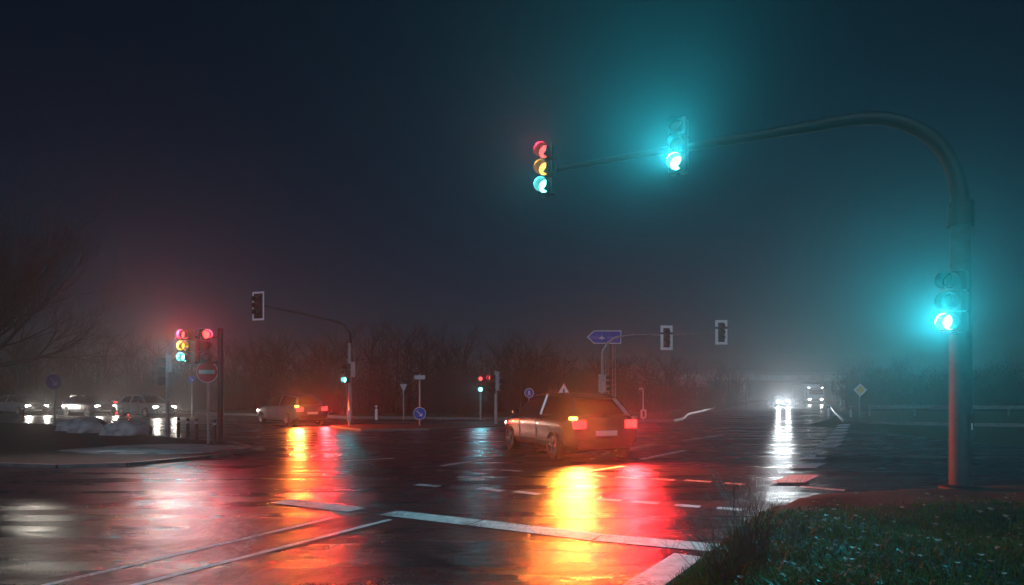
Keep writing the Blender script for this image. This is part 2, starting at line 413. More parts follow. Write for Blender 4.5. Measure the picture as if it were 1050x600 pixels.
# --- mast right of the middle with whip arm to the right carrying two white-bordered heads
p = G(617.5, 433); m3 = thing('signal_mast', p, 'pale mast beside the blue arrow sign with arm reaching right to two white bordered heads', 'traffic light')
d = p.y; S = d / F
MB().tube([(0, 0, -.05), (0, 0, H(366, d))], [.09, .075], 14).build('pole', STEEL, m3)
MB().tube([(0, 0, H(367, d)), (.02, 0, H(360, d)), (.28, 0, H(351.5, d)), (.75, 0, H(346, d)), (1.6, 0, H(343.5, d)), (3.6, 0, H(343.5, d)), (122 * S, 0, H(341.5, d))], [.075, .07, .065, .06, .055, .05, .04], 12).build('arm', STEEL, m3)
for px, py, a in ((683, 346.5, 0), (739, 341, 0)): head(m3, ((px - 617.5) * S, -.14, H(py, d)), R(a), board=2); MB().box(((px - 617.5) * S, -.11, H(py - 4.5, d)), (.66, .02, .09)).build('bracket', POLED, m3)
head(m3, (.2, -.12, H(393, d)), R(40), board=False, grey=True)
MB().box((-.06, -.08, H(393, d)), (.3, .03, .95), bev=.01).build('side_plate', HOUSEG, m3)

# --- left-hand signal cluster on the island
p = G(226, 459); p.z = .06; m4 = thing('signal_post', p, 'dark signal post on the island with red amber and green all glowing', 'traffic light')
d = p.y; S = d / F
straight_pole(m4, H(338, d) - .06, .075, POLED)
MB().box((-.42, -.02, H(346, d) - .06), (.85, .05, .05)).build('bracket', POLED, m4)
MB().box((-.42, -.02, H(372, d) - .06), (.85, .05, .05)).build('bracket', POLED, m4)
head(m4, (-31 * S, -.14, H(355.5, d) - .06), R(-14), 'rag', {'r': 800, 'a': 420, 'g': 650}, rad=.06)
head(m4, (-14.5 * S, -.10, H(355, d) - .06), R(42), 'r', {'r': 260}, rad=.05)
MB().lathe([(.16, -.05), (.15, .06), (.08, .1)], 16).build('foot_flange', POLED, m4)

p = G(172, 450); p.z = .06; m5 = thing('signal_post', p, 'thin signal post on the island with an unlit head on its left side', 'traffic light')
d = p.y; S = d / F
straight_pole(m5, H(364, d) - .06, .06, STEEL)
head(m5, (-8 * S, 0, H(381, d) - .06), R(-120))
MB().box((2.5 * S, -.06, H(373, d) - .06), (.16, .03, .55), bev=.01).build('side_plate', HOUSEG, m5)

# --- two small signals at the far side of the junction
p = G(508.5, 436); p.z = .06; m6 = thing('signal_post', p, 'pale signal post with grey head turned right at the far side of the junction', 'traffic light')
d = p.y; straight_pole(m6, H(381, d) - .06, .07, HOUSEG)
head(m6, (.14, -.08, H(391, d) - .06), R(65), grey=True)
head(m6, (-.2, -.1, H(394, d) - .06), R(-40), 'r', {'r': 20}, rad=.06)
p = G(493, 431.5); p.z = .1; m7 = thing('signal_post', p, 'distant signal post with green star of light left of the pale signal post', 'traffic light')
d = p.y; straight_pole(m7, H(389, d) - .1, .06, STEEL)
head(m7, (0, -.2, H(394, d) - .1), R(0), 'rg', {'r': 30, 'g': 70}, rad=.09)

# ------------------------------------------------------------------ road signs
def disc(r, y0, y1, n=28): 
    rot = Matrix.Rotation(R(90), 4, 'X')
    return MB().lathe([(0, y0), (r, y0), (r, y1), (0, y1)], n, rot)
def flat(pts, y, th, m=None):
    """plate in the xz plane, its front at y"""
    n = len(pts); vs = [(q[0], y, q[1]) for q in pts] + [(q[0], y + th, q[1]) for q in pts]
    fs = [list(range(n)), [n + i for i in range(n)][::-1]] + [[(i + 1) % n, i, n + i, n + (i + 1) % n] for i in range(n)]
    return MB().add(vs, fs, m)
ARROW = [(-.035, .5), (.035, .5), (.035, -.15), (.2, -.02), (.2, -.13), (0, -.34), (-.2, -.13), (-.2, -.02), (-.035, -.15)]
def arrow(y, s, ang):
    c, q = math.cos(ang), math.sin(ang)
    return flat([((a * c - (b_ - .08) * q) * s, (a * q + (b_ - .08) * c) * s) for a, b_ in ARROW], y, .004)
def sign_post(px, py, label, ptop, z=.0, rz=0, r=.035, name='road_sign', m=STEEL):
    p = G(px, py); p.z = z
    t = thing(name, p, label, 'road sign', rz)
    straight_pole(t, H(ptop, p.y) - z, r, m, 'post'); return t, p.y, z
def plate(t, o, b, m, name): return b.build(name, m, t, o)

t, d, z = sign_post(56, 438, 'round blue sign on a slim post at the far left beside the heaps', 386, .06)
c = Vector((0, -.05, H(391.5, d) - z)); r = 8 * d / F
DULL = mat('sign_blue_dimmed', (.03, .028, .10), .6, var=.4, scale=6); plate(t, c, disc(r, -.012, .012), DULL, 'sign_plate'); plate(t, c, disc(r * .9, .0125, .014), DULL, 'sign_face')  # darker copy of the sign blue, dim light put into the colour
b = arrow(-.02, r * 1.5, R(40)); b.build('arrow', mat('arrow_dimmed', (.16, .14, .2), .6), t, c)  # arrow white dimmed in its colour like the disc
t, d, z = sign_post(213.5, 457, 'red no entry sign with pale bar on the island', 371, .06)
c = Vector((0, -.06, H(381.5, d) - z)); r = 11 * d / F
plate(t, c, disc(r, -.012, .012), WHITE, 'sign_plate'); plate(t, c, disc(r * .95, .013, .016), RED, 'sign_face'); plate(t, c, MB().box((0, -.02, 0), (r * 1.5, .005, r * .36)), WHITE, 'white_bar')
t, d, z = sign_post(197, 427, 'tiny pale blue sign on a thin post behind the left signal cluster', 386)
c = Vector((0, -.06, H(389, d))); r = 3.6 * d / F
plate(t, c, disc(r, -.012, .012), BLUE, 'sign_plate'); arrow(-.02, r * 1.5, R(40)).build('arrow', WHITE, t, c)
t, d, z = sign_post(430.5, 437.5, 'blue keep right disc with white arrow under a long nameplate', 384, .06)
c = Vector((0, -.06, H(424, d) - z)); r = 6.4 * d / F
plate(t, c, disc(r, -.012, .012), WHITE, 'sign_plate'); plate(t, c, disc(r * .93, .013, .016), BLUE, 'sign_face'); arrow(-.025, r * 1.45, R(45)).build('arrow', WHITE, t, c)
plate(t, Vector((0, -.05, H(387, d) - z)), MB().box((0, 0, 0), (11 * d / F, .03, 4.2 * d / F), bev=.008), GALV_BACK, 'nameplate')
t, d, z = sign_post(414, 432, 'pale inverted triangle sign seen from behind on a thin post', 394, .1)
s = 4 * d / F; plate(t, Vector((0, -.05, H(397.5, d) - z)), flat([(-s, s * .9), (s, s * .9), (0, -s * 1.1)][::-1], -.01, .02), GALV_BACK, 'sign_plate')
t, d, z = sign_post(542.5, 431.5, 'small round blue sign between the signal posts and the warning triangle', 399, .1)
c = Vector((0, -.06, H(403, d) - z)); r = 4.8 * d / F
plate(t, c, disc(r, -.012, .012), WHITE, 'sign_plate'); plate(t, c, disc(r * .9, .013, .016), BLUE, 'sign_face')
MB().tube([(-.06, -.02, -.14), (.0, -.02, .06)], .02, 6).tube([(.07, -.02, -.14), (.0, -.02, .06)], .02, 6).tube([(0, -.02, -.0), (0, -.02, .12)], .04, 6).build('pictogram', WHITE, t, c)
t, d, z = sign_post(578, 431.5, 'white warning triangle with a small round plate below it', 400, .1)
s = 8 * d / F; c = Vector((0, -.06, H(401, d) - z))
def tri(s): return [(-s, -s * .62), (s, -s * .62), (0, s * 1.12)]
plate(t, c, flat(tri(s), -.01, .02), RED, 'sign_plate'); plate(t, c, flat(tri(s * .86), -.016, .004), WHITE, 'sign_face')
MB().box((0, -.02, -.02), (.09, .004, .26), bev=0).build('pictogram', BLACK, t, c)
c2 = Vector((0, -.06, H(416, d) - z)); plate(t, c2, disc(2.7 * d / F, -.012, .012), WHITE, 'round_plate')
# priority-road diamond on the right
t, d, z = sign_post(881.5, 431.5, 'yellow and white diamond priority sign on the right verge', 406, .1)
s = 7 * d / F; c = Vector((0, -.06, H(400, d) - z)); dia = lambda s: [(-s, 0), (0, -s), (s, 0), (0, s)]
plate(t, c, flat(dia(s), -.01, .02), WHITE, 'sign_plate'); plate(t, c, flat(dia(s * .62), -.016, .004), YELLOW, 'sign_face')
# big blue arrow-shaped direction sign on two lattice posts
p = G(624, 431.5); p.z = .1; d = p.y; S = d / F
t = thing('direction_sign', p, 'blue arrow shaped direction sign pointing left on tall twin posts', 'road sign')
for i, px in enumerate((622.5, 630)):
    x = (px - 624) * S
    po = MB()
    for q in ((-.08, 0), (.08, 0)): po.tube([(x + q[0], .1, -.1), (x + q[0], .1, H(341, d) - .1)], .028, 8)
    z = .3
    while z < H(346, d) - .3: po.tube([(x - .08, .1, z), (x + .08, .1, z + .25)], .014, 6); z += .3
    po.build('post', mat('post_rust', (.3, .22, .2), .5, .4, var=.3), t)
cz = H(345.7, d) - .1
L, Rr, hh = (602 - 624) * S, (637 - 624) * S, 6.7 * S
shape = lambda k: [(L + k * 1.6, 0), (L + 7 * S + k * .4, -hh + k), (Rr - k, -hh + k), (Rr - k, hh - k), (L + 7 * S + k * .4, hh - k)]
plate(t, (0, 0, cz), flat(shape(0), .0, .03), WHITE, 'sign_plate'); plate(t, (0, 0, cz), flat(shape(.045), -.006, .006), BLUE, 'sign_face')
pm = MB()  # aeroplane-like pictogram
for q in ([(-.42, -.15), (-.34, -.15), (-.38, .2)], [(-.58, -.1), (-.18, -.1), (-.38, .06)]):
    n0 = flat([(a, b_) for a, b_ in q], -.01, .003); pm.add(n0.v, n0.f)
pm.build('pictogram', WHITE, t, (0, 0, cz))
PALE = mat('faded_lettering', (.25, .36, .7), .5)
bar = MB(); rr_ = random.Random(3); x = -.05
while x < .55: w = rr_.uniform(.03, .06); bar.box((x, -.009, -.03), (w * .5, .003, rr_.uniform(.1, .2))); x += w * 1.4
x = -1.0
while x < -.55: w = rr_.uniform(.03, .06); bar.box((x, -.009, -.02), (w * .5, .003, rr_.uniform(.1, .2))); x += w * 1.4
bar.build('lettering', PALE, t, (0, 0, cz))
# short post with hooked top and box (push-button pole)
p = G(659.5, 432.3); p.z = .1; d = p.y; S = d / F
t = thing('marker_post', p, 'slim hooked post with a small pale box near its foot beside the blue arrow sign', 'post')
MB().tube([(0, 0, -.05), (0, 0, H(399, d) - .1), (-.03, 0, H(398.3, d) - .1), (-3.4 * S, 0, H(398.2, d) - .1)], .04, 8).build('post', HOUSEG, t)
MB().box((-3 * S, 0, H(399.2, d) - .1), (.16, .1, .09), bev=.01).build('hook', HOUSEG, t)
MB().box((0, -.08, H(424.5, d) - .1), (6 * S, .09, 9 * S), bev=.02).build('box', GALV_BACK, t)
MB().box((0, -.128, H(424.5, d) - .1), (2.2 * S, .008, 6 * S), bev=0).build('box_window', HOUSE, t)

def delineator(px, py, label, hpx, z=.1):
    p = G(px, py); p.z = z; S = p.y / F; h = hpx * S
    t = thing('delineator_post', p, label, 'marker post', 0, 'roadside marker posts')
    MB().prism([(-.07, -.05), (.07, -.05), (.0, .07)], -.05, h).build('post', WHITE, t)
    MB().prism([(-.073, -.053), (.073, -.053), (.0, .073)], h * .72, h * .9).build('band', BLACK, t)
    MB().box((0, -.056, h * .81), (.05, .006, .14)).build('reflector', WHITE, t)
delineator(386, 431.6, 'white marker post standing left of the inverted triangle sign', 14)
delineator(849, 428, 'white marker post by the right road near the headlights', 11)
delineator(872, 430, 'squat white marker post just left of the diamond sign', 12)

# bollards and stub on the island
bo = None
for i, (px, py, txt) in enumerate(((183, 451, 'leftmost dark bollard beside the thin signal post'), (192.5, 453, 'second dark bollard from the thin signal post'),
                                   (201.5, 453.5, 'third dark bollard from the thin signal post, left of the no entry sign'), (220, 456, 'dark bollard between the no entry sign and the glowing signal post'))):
    p = G(px, py); p.z = .06
    if bo is None:
        bo = thing('bollard', p, txt, 'bollard', 0, 'bollards on the left island')
        MB().lathe([(.05, -.05), (.05, .62), (.04, .655), (0, .665)], 14).build('post', BLACK, bo); MB().lathe([(.053, .5), (.053, .57)], 14).build('band', GALV_BACK, bo)
    else:
        c = copy_tree(bo); c.location = p; c['label'] = txt
p = G(23.5, 432.5); p.z = .06
t = thing('marker_stub', p, 'short dark red post at the far left edge of the island', 'post')
MB().tube([(0, 0, -.05), (0, 0, .62)], .055, 10).build('post', mat('stub_red', (.25, .03, .03), .5), t); MB().lathe([(.06, .62), (.05, .67), (0, .68)], 10).build('cap', WHITE, t)

# ------------------------------------------------------------------ heaps of old snow on the island
def heap(px, py, w, h, label, seed):
    q = random.Random(seed); p = G(px, py); p.z = .05; bm = bmesh.new(); bmesh.ops.create_icosphere(bm, subdivisions=4, radius=1)
    from mathutils import noise
    for v in bm.verts:
        n = v.co.normalized(); k = 1 + .28 * noise.noise(n * 1.7 + Vector((seed, 0, 0))) + .10 * noise.noise(n * 5 + Vector((0, seed, 0))) + .04 * noise.noise(n * 13)
        v.co = Vector((n.x * w * k, n.y * w * .7 * k, max(-.06, n.z * h * k)))
    me = bpy.data.meshes.new('snow_heap'); bm.to_mesh(me); bm.free(); me.materials.append(SNOW)
    for f in me.polygons: f.use_smooth = True
    tag(link('snow_heap', me, None, p), label, 'snow heap', 'heaps on the left island')
heap(72, 443, .62, .42, 'leftmost low grey heap of old snow, nearest the round blue sign', 3)
heap(168, 463, 2.1, .07, 'flat grey patch of old snow in front of the bollards', 5)
heap(92, 445, .75, .52, 'middle grey heap of old snow on the island', 8)
heap(131, 447.5, .85, .5, 'rightmost grey heap of old snow, nearest the thin signal post', 14)

# ------------------------------------------------------------------ vehicles
PAINTS = {}
def paint(name, col): return mat('car_paint_' + name, col, .25, 0, coat=.35)
GLASS = mat('car_glass', (.012, .014, .016), .06, spec=.7)
TRIM = mat('car_trim', (.018, .018, .02), .5)
RIM = mat('wheel_rim', (.35, .35, .36), .3, .8)
HL_ON = mat('headlamp_lit', (.8, .8, .8), .1, emit=(1, .93, .82), estr=30)
TL_ON = mat('tail_lamp_lit', (.4, .01, .01), .15, emit=(1, .025, .025), estr=4)
IND_ON = mat('indicator_lit', (.5, .2, .02), .15, emit=(1, .42, .05), estr=12)
LAMP_OFF = mat('lamp_off', (.25, .25, .26), .1, coat=.5); TL_OFF = mat('tail_lamp_dark', (.12, .005, .007), .12, coat=.5)
PLATE = mat('blank_plate', (.7, .7, .68), .4)
# stations along the car (y forward): half width at sill, at shoulder, underside z, shoulder z, deck z
ST = [(-2.12, .70, .72, .42, .74, .86), (-2.05, .80, .82, .30, .82, .95), (-1.6, .86, .88, .20, .90, 1.0), (-.8, .88, .90, .18, .92, 1.0), (0, .88, .90, .18, .92, .99),
      (.8, .88, .895, .18, .90, .97), (1.3, .86, .88, .20, .86, .94), (1.8, .80, .82, .24, .76, .84), (2.05, .70, .72, .30, .64, .72), (2.14, .58, .60, .38, .56, .60)]
def car_body():
    bm = bmesh.new(); rings = []
    for y, ws, wb, z0, zs, zd in ST:
        pr = [(0, z0), (ws * .8, z0), (ws, z0 + .09), (ws * 1.01, (z0 + zs) / 2), (wb, zs - .06), (wb * .965, zs), (wb * .80, zd), (0, zd + .015)]
        ring = [bm.verts.new((x, y, z)) for x, z in pr] + [bm.verts.new((-x, y, z)) for x, z in pr[-2:0:-1]]
        rings.append(ring)
    n = len(rings[0])
    for a, b_ in zip(rings, rings[1:]):
        for i in range(n): bm.faces.new((a[i], a[(i + 1) % n], b_[(i + 1) % n], b_[i]))
    bm.faces.new(rings[0]); bm.faces.new(rings[-1][::-1])
    bmesh.ops.recalc_face_normals(bm, faces=bm.faces[:])
    bmesh.ops.subdivide_edges(bm, edges=bm.edges[:], cuts=1, use_grid_fill=True, smooth=.6)
    me = bpy.data.meshes.new('body'); bm.to_mesh(me); bm.free()
    for f in me.polygons: f.use_smooth = True
    me.set_sharp_from_angle(angle=R(45)); return me
BODY = car_body()
# greenhouse: y, half width, z for the lower edge and for the roof edge
RL = [(-1.95, .70, .93), (-1.5, .76, .98), (-.6, .79, .985), (.4, .79, .97), (1.25, .74, .93)]
RU = [(-1.62, .50, 1.32), (-1.30, .56, 1.40), (-.5, .59, 1.445), (.15, .58, 1.43), (.42, .52, 1.38)]
def greenhouse():
    g = MB(); k = len(RL)
    vs = [(w, y, z) for y, w, z in RL] + [(w, y, z) for y, w, z in RU] + [(-w, y, z) for y, w, z in RL] + [(-w, y, z) for y, w, z in RU]
    fs = []
    for i in range(k - 1): fs += [[i, i + 1, k + i + 1, k + i], [2 * k + i + 1, 2 * k + i, 3 * k + i, 3 * k + i + 1]]
    fs += [[2 * k, 0, k, 3 * k], [k - 1, 3 * k - 1, 4 * k - 1, 2 * k - 1]]
    return g.add(vs, fs)
def car_roof():
    g = MB(); k = len(RU); vs = []; fs = []
    for y, w, z in RU:
        for f, dz in ((-1.04, -.02), (-1, .012), (-.5, .03), (0, .036), (.5, .03), (1, .012), (1.04, -.02)): vs.append((w * f, y, z + dz))
    for i in range(k - 1):
        for j in range(6): fs.append([i * 7 + j, i * 7 + j + 1, (i + 1) * 7 + j + 1, (i + 1) * 7 + j])
    g.add(vs, fs, smooth=True)
    for s in (-1, 1):                                             # pillars
        for a, b_ in ((0, 0), (2, 2), (4, 4)):
            p, q = RL[a], RU[b_]
            if a == 2: p = (-.45, p[1], p[2]); q = (-.42, q[1], q[2])
            g.tube([(s * p[1], p[0], p[2] - .02), (s * q[1], q[0], q[2])], .045 if a != 0 else .075, 6)
        for (p, q) in zip(RU, RU[1:]): g.tube([(s * p[1], p[0], p[2]), (s * q[1], q[0], q[2])], .04, 6)
    return g
GH = greenhouse().mesh('window_glass', GLASS); ROOF = car_roof()
def wheel_meshes():
    ty = MB().lathe([(.20, -.10), (.30, -.105), (.318, -.07), (.318, .07), (.30, .105), (.20, .10)], 24, Matrix.Rotation(R(90), 4, 'Y'))
    ri = MB().lathe([(.205, .085), (.19, .07), (.05, .06), (0, .075)], 20, Matrix.Rotation(R(90), 4, 'Y')); ri.lathe([(.205, -.085), (.19, -.07), (.05, -.06), (0, -.075)], 20, Matrix.Rotation(R(90), 4, 'Y'))
    for k in range(5):
        a = 2 * math.pi * k / 5
        for s in (-1, 1): ri.tube([(s * .078, 0, 0), (s * .088, .19 * math.cos(a), .19 * math.sin(a))], .025, 5)
    return ty.mesh('tyre', RUBBER), ri.mesh('rim', RIM)
TYRE, RIMM = wheel_meshes()
def xz_lamp(x0, x1, z0, z1, y, dep, m=0): return MB().box(((x0 + x1) / 2, y, (z0 + z1) / 2), (x1 - x0, dep, z1 - z0), bev=.02)
def car(loc, ang, label, col, name='passenger_car', heads=0, tails=0, ind=0, scale=1.0, tint=(1, .9, .76)):
    """ang: heading, measured from +y towards -x"""
    t = thing('passenger_car', (loc[0], loc[1], 0), label, 'car', ang, 'cars with their lamps on'); pm = paint(name, col); t.scale = (scale,) * 3
    b = BODY.copy(); b.materials.append(pm); link('body', b, t); link('window_glass', GH, t); ROOF.build('roof', pm, t)
    MB().box((0, -2.12, .38), (1.3, .08, .22), bev=.03).build('rear_bumper', TRIM, t); MB().box((0, 2.1, .36), (1.1, .1, .2), bev=.03).build('front_bumper', TRIM, t)
    MB().box((0, -2.15, .60), (.52, .02, .11)).build('number_plate', PLATE, t); MB().box((0, 2.165, .36), (.52, .02, .11)).build('number_plate', PLATE, t)
    MB().box((0, -2.118, .985), (1.22, .03, .02)).build('tailgate_seam', TRIM, t); MB().tube([(-.5, -1.66, 1.335), (.5, -1.66, 1.335)], .018, 6).build('spoiler', TRIM, t)
    for s in (-1, 1):
        for yy in (-.42, .62): MB().box((s * .905, yy, .6), (.012, .012, .58)).build('door_seam', TRIM, t)
        for yy in (-.25, .8): MB().box((s * .915, yy - .35, .83), (.03, .16, .03), bev=.008).build('door_handle', TRIM, t)
        for y in (-1.32, 1.32):
            w = link('wheel', None, t, (s * .80, y, .318)); link('tyre', TYRE, w); link('rim', RIMM, w)
            MB().lathe([(.37, -.008), (.37, .01), (.30, .01)], 20, Matrix.Translation((s * .872, y, .32)) @ Matrix.Rotation(R(90), 4, 'Y')).build('wheel_arch', TRIM, t)
        MB().box((s * .95, .75, 1.0), (.16, .1, .12), bev=.03).build('mirror', pm, t)
        o = xz_lamp(s * .62 - .15, s * .62 + .15, .70, .88, -2.085, .11).build('tail_lamp', TL_ON if tails else TL_OFF, t)
        if tails: lamp('tail_light', o, (s * .64, -2.2, .79), (1, .02, .025), tails, .09, 100, .6, (0, -1, -.32))
        oi = MB().box((s * .74, -2.04, .92), (.16, .12, .07), bev=.02).build('indicator', IND_ON if (ind == s or ind == 2) else LAMP_OFF, t)
        if ind == s or ind == 2: lamp('indicator_light', oi, (s * .76, -2.17, .92), (1, .33, .03), abs(tails) * .8, .05, 100, .6, (0, -1, -.32))
        o = MB().box((s * .58, 1.99, .66), (.32, .20, .15), bev=.04).build('headlamp', HL_ON if heads else LAMP_OFF, t)
        if heads: lamp('head_light', o, (s * .58, 2.13, .66), tint, heads, .06, 80, .8, (0, 1, -.06))
    return t
def heading(dx, dy): return math.atan2(-dx, dy)
car((1.25, 15.6), heading(-.36, .93), 'dark car turning left at the bend with red tail lamps and orange indicator', (.03, .032, .04), 'charcoal', heads=50, tails=850, ind=-1)
c0 = at(298, 31); car(c0, heading(-.72, .69), 'car with red tail lamps driving away left of the median mast', (.09, .1, .12), 'grey', tails=700, heads=40, ind=-1)
c0 = at(22, 47); car(c0, heading(.93, -.45), 'car with white headlamps nearest the left edge on the far road', (.14, .14, .14), 'silver', heads=450)
c0 = at(92, 46); car(c0, heading(.92, -.48), 'car with white headlamps right behind the snow heaps', (.03, .04, .09), 'navy', heads=450)
c0 = at(150, 42); car(c0, heading(.9, -.5), 'car with white headlamps left of the thin signal post', (.2, .19, .18), 'pale', heads=450)
c0 = at(110, 62); car(c0, heading(-.93, .40), 'far car with red tail lamps behind the left stream of headlamps', (.06, .06, .06), 'black', tails=160)
c0 = at(798, 82); car(c0, heading(-.12, -.99), 'oncoming car with blazing headlamps far down the right road', (.1, .1, .1), 'grey2', heads=3600, tint=(.86, .94, 1))
# lorry farther back on the right road
p = at(833, 104); t = thing('lorry', p, 'box lorry with outlined white front far down the road under the bridge', 'lorry', heading(-.2, -.98))
MB().box((0, 1.0, 1.55), (2.4, 1.9, 2.3), bev=.12).build('cab', paint('white', (.5, .5, .5)), t)
MB().box((0, -4.3, 2.05), (2.5, 8.2, 2.5), bev=.04).build('cargo_box', mat('lorry_box', (.6, .6, .62), .5, var=.1), t)
MB().box((0, 1.955, 2.05), (2.1, .02, .75)).build('windscreen', GLASS, t)
MB().box((0, -3, .72), (1.0, 10, .2)).build('chassis', TRIM, t)
for s in (-1, 1):
    for y in (.6, -5.8, -7.1):
        w = link('wheel', None, t, (s * 1.02, y, .5)); o = link('tyre', TYRE, w); o.scale = (1.6, 1.57, 1.57); o = link('rim', RIMM, w); o.scale = (1.6, 1.57, 1.57)
    o = MB().box((s * .9, 1.96, .85), (.35, .05, .2), bev=.02).build('headlamp', HL_ON, t); lamp('head_light', o, (s * .9, 2.05, .85), (1, .93, .85), 200, .08, 110, .8, (0, 1, -.03))
    MB().box((s * 1.0, 1.97, 2.72), (.18, .05, .08)).build('marker_lamp', HL_ON, t)

# ------------------------------------------------------------------ overpass at the end of the right road
c = at(812, 150); t = thing('overpass', (c.x, c.y, 0), 'pale concrete overpass crossing the far end of the right road', 'bridge', R(12))
MB().box((0, 0, 5.35), (74, 9, .9)).build('deck', CONC, t)
for s in (-1, 1):
    MB().box((0, s * 4.35, 6.0), (74, .25, .40)).build('parapet', CONC, t)
    for r_ in (6.45, 6.85): MB().tube([(-37, s * 4.35, r_), (37, s * 4.35, r_)], .05, 6).build('rail', STEEL, t)
    MB().box((s * 14.5, 0, 2.4), (1.2, 7, 4.99)).build('pier', CONC, t)
    MB().add([(s * 15.5, -6, -.1), (s * 37, -6, -.1), (s * 37, 6, -.1), (s * 15.5, 6, -.1), (s * 26, -4.6, 4.88), (s * 37, -4.6, 4.88), (s * 37, 4.6, 4.88), (s * 26, 4.6, 4.88)],
             [[0, 1, 2, 3], [4, 5, 6, 7], [0, 1, 5, 4], [2, 3, 7, 6], [0, 3, 7, 4], [1, 2, 6, 5]]).build('abutment', CONC, t)
# guard rail along the right verge
t = thing('guard_rail', (0, 0, .1), 'long grey crash barrier along the right verge', 'guard rail')
a, b2 = at(892, 41), at(1085, 39)
dv = (b2 - a); dn = dv.normalized(); sd = Vector((dn.y, -dn.x, 0)) * .05
prof = [(.44, 0), (.50, .05), (.56, .0), (.60, .0), (.66, .05), (.72, 0)]
b = MB(); vs = []
for q in (a, b2):
    for zz, o in prof: vs.append(q + Vector((dn.y, -dn.x, 0)) * o * 1.4 + Vector((0, 0, zz)))
k = len(prof); b.add(vs, [[i, i + 1, k + i + 1, k + i] for i in range(k - 1)]); b.build('beam', STEEL, t)
n = int(dv.length / 2.6)
for i in range(n + 1):
    q = a + dv * i / n; MB().box((q.x - dn.y * .06, q.y + dn.x * .06, .31), (.09, .07, .82)).build('post', STEEL, t)

# ------------------------------------------------------------------ trees
def grow(b, p, d, L, r, lev, q, spread, maxlev, kids, up=.12):
    """tapered limb with side limbs, twigs at the last level"""
    seg = 4 if lev < 3 else 2; pts = [p]; rad = [r]; dd = d.copy()
    for i in range(seg):
        dd = (dd + Vector((q.uniform(-1, 1), q.uniform(-1, 1), q.uniform(-.6, 1) * .8)) * .16 + Vector((0, 0, up * .4))).normalized()
        pts.append(pts[-1] + dd * L / seg); rad.append(r * (1 - .72 * (i + 1) / seg))
    b.tube(pts, rad, (8, 6, 5, 3, 3, 3)[min(lev, 5)], cap=False)
    if lev >= maxlev: return
    for i in range(kids[lev]):
        f = q.uniform(.28, 1) if lev else q.uniform(.3, 1); k = min(seg - 1, int(f * seg)); u = f * seg - k
        o = pts[k].lerp(pts[k + 1], u); ax = (pts[k + 1] - pts[k]).normalized()
        side = ax.orthogonal().normalized(); side.rotate(Matrix.Rotation(q.uniform(0, 2 * math.pi), 3, ax))
        nd = (ax * math.cos(spread) + side * math.sin(spread) * q.uniform(.7, 1.2) + Vector((0, 0, up))).normalized()
        grow(b, o, nd, L * q.uniform(.42, .68), max(.006, rad[k] * q.uniform(.45, .62)), lev + 1, q, spread, maxlev, kids, up)
# the big bare tree at the left edge
q = random.Random(11); p = at(-30, 40); t = thing('bare_tree', p, 'large leafless tree spreading in from the left edge', 'tree')
b = MB(); b.tube([(0, 0, -.1), (.05, 0, 1.4), (.1, .05, 3.2)], [.42, .33, .28], 10); b.build('trunk', BARK, t)
b = MB()
for i in range(7):
    a = i * 2.4 + q.uniform(-.3, .3); el = q.uniform(.35, 1.25)
    grow(b, Vector((.1, .05, 3.15 - .12 * i)), Vector((math.cos(a) * math.cos(el), math.sin(a) * math.cos(el), math.sin(el))), q.uniform(5.6, 7.0), .19, 0, q, R(36), 4, (7, 6, 5, 5), .10)
for a, el, L in ((.0, .55, 6.5), (.25, .25, 6), (-.3, .85, 7), (.4, 1.1, 7)):
    grow(b, Vector((.1, .05, 3.0)), Vector((math.cos(a) * math.cos(el), math.sin(a) * math.cos(el), math.sin(el))), L, .17, 0, q, R(36), 4, (7, 6, 5, 5), .10)
b.build('crown', BARK, t)

# prototypes for the wood: trunk plus branches plus fine brush, unit height 10
def wood_proto(seed, dens):
    q = random.Random(seed); b = MB()
    b.tube([(0, 0, -.2), (q.uniform(-.2, .2), 0, 3), (q.uniform(-.4, .4), 0, 7)], [.2, .14, .05], 5, cap=False)
    for i in range(11):
        a = i * 2.4; el = q.uniform(.25, 1.2); z = 1.4 + 5.2 * i / 11
        grow(b, Vector((0, 0, z)), Vector((math.cos(a) * math.cos(el), math.sin(a) * math.cos(el), math.sin(el))), q.uniform(2.2, 3.6), .06, 1, q, R(38), 3, (0, dens, 5), .12)
    return b
PROT = [wood_proto(s, 6) for s in (21, 22, 23, 24)]
def brush(seed):
    q = random.Random(seed); b = MB()
    for i in range(150):
        a = q.uniform(0, 6.283); r_ = q.uniform(0, 1.3); p = Vector((r_ * math.cos(a), r_ * math.sin(a), 0))
        e = p * 1.35 + Vector((q.uniform(-.4, .4), q.uniform(-.4, .4), q.uniform(1.2, 2.6))); w = .012
        s = Vector((w, 0, 0)); b.add([p - s, p + s, e], [[0, 1, 2]]); 
        for k in range(5):
            f = q.uniform(.3, 1); o = p.lerp(e, f); d2 = Vector((q.uniform(-1, 1), q.uniform(-1, 1), q.uniform(0, 1))).normalized() * q.uniform(.25, .6)
            b.add([o - s * .6, o + s * .6, o + d2], [[0, 1, 2]])
            b.add([o + d2 * .5, o + d2 * .5 + Vector((.05, 0, .05)), o + d2 * .5 + Vector((-.02, 0, .1))], [[0, 1, 2]])
    return b
BRU = [brush(s) for s in (31, 32, 33)]
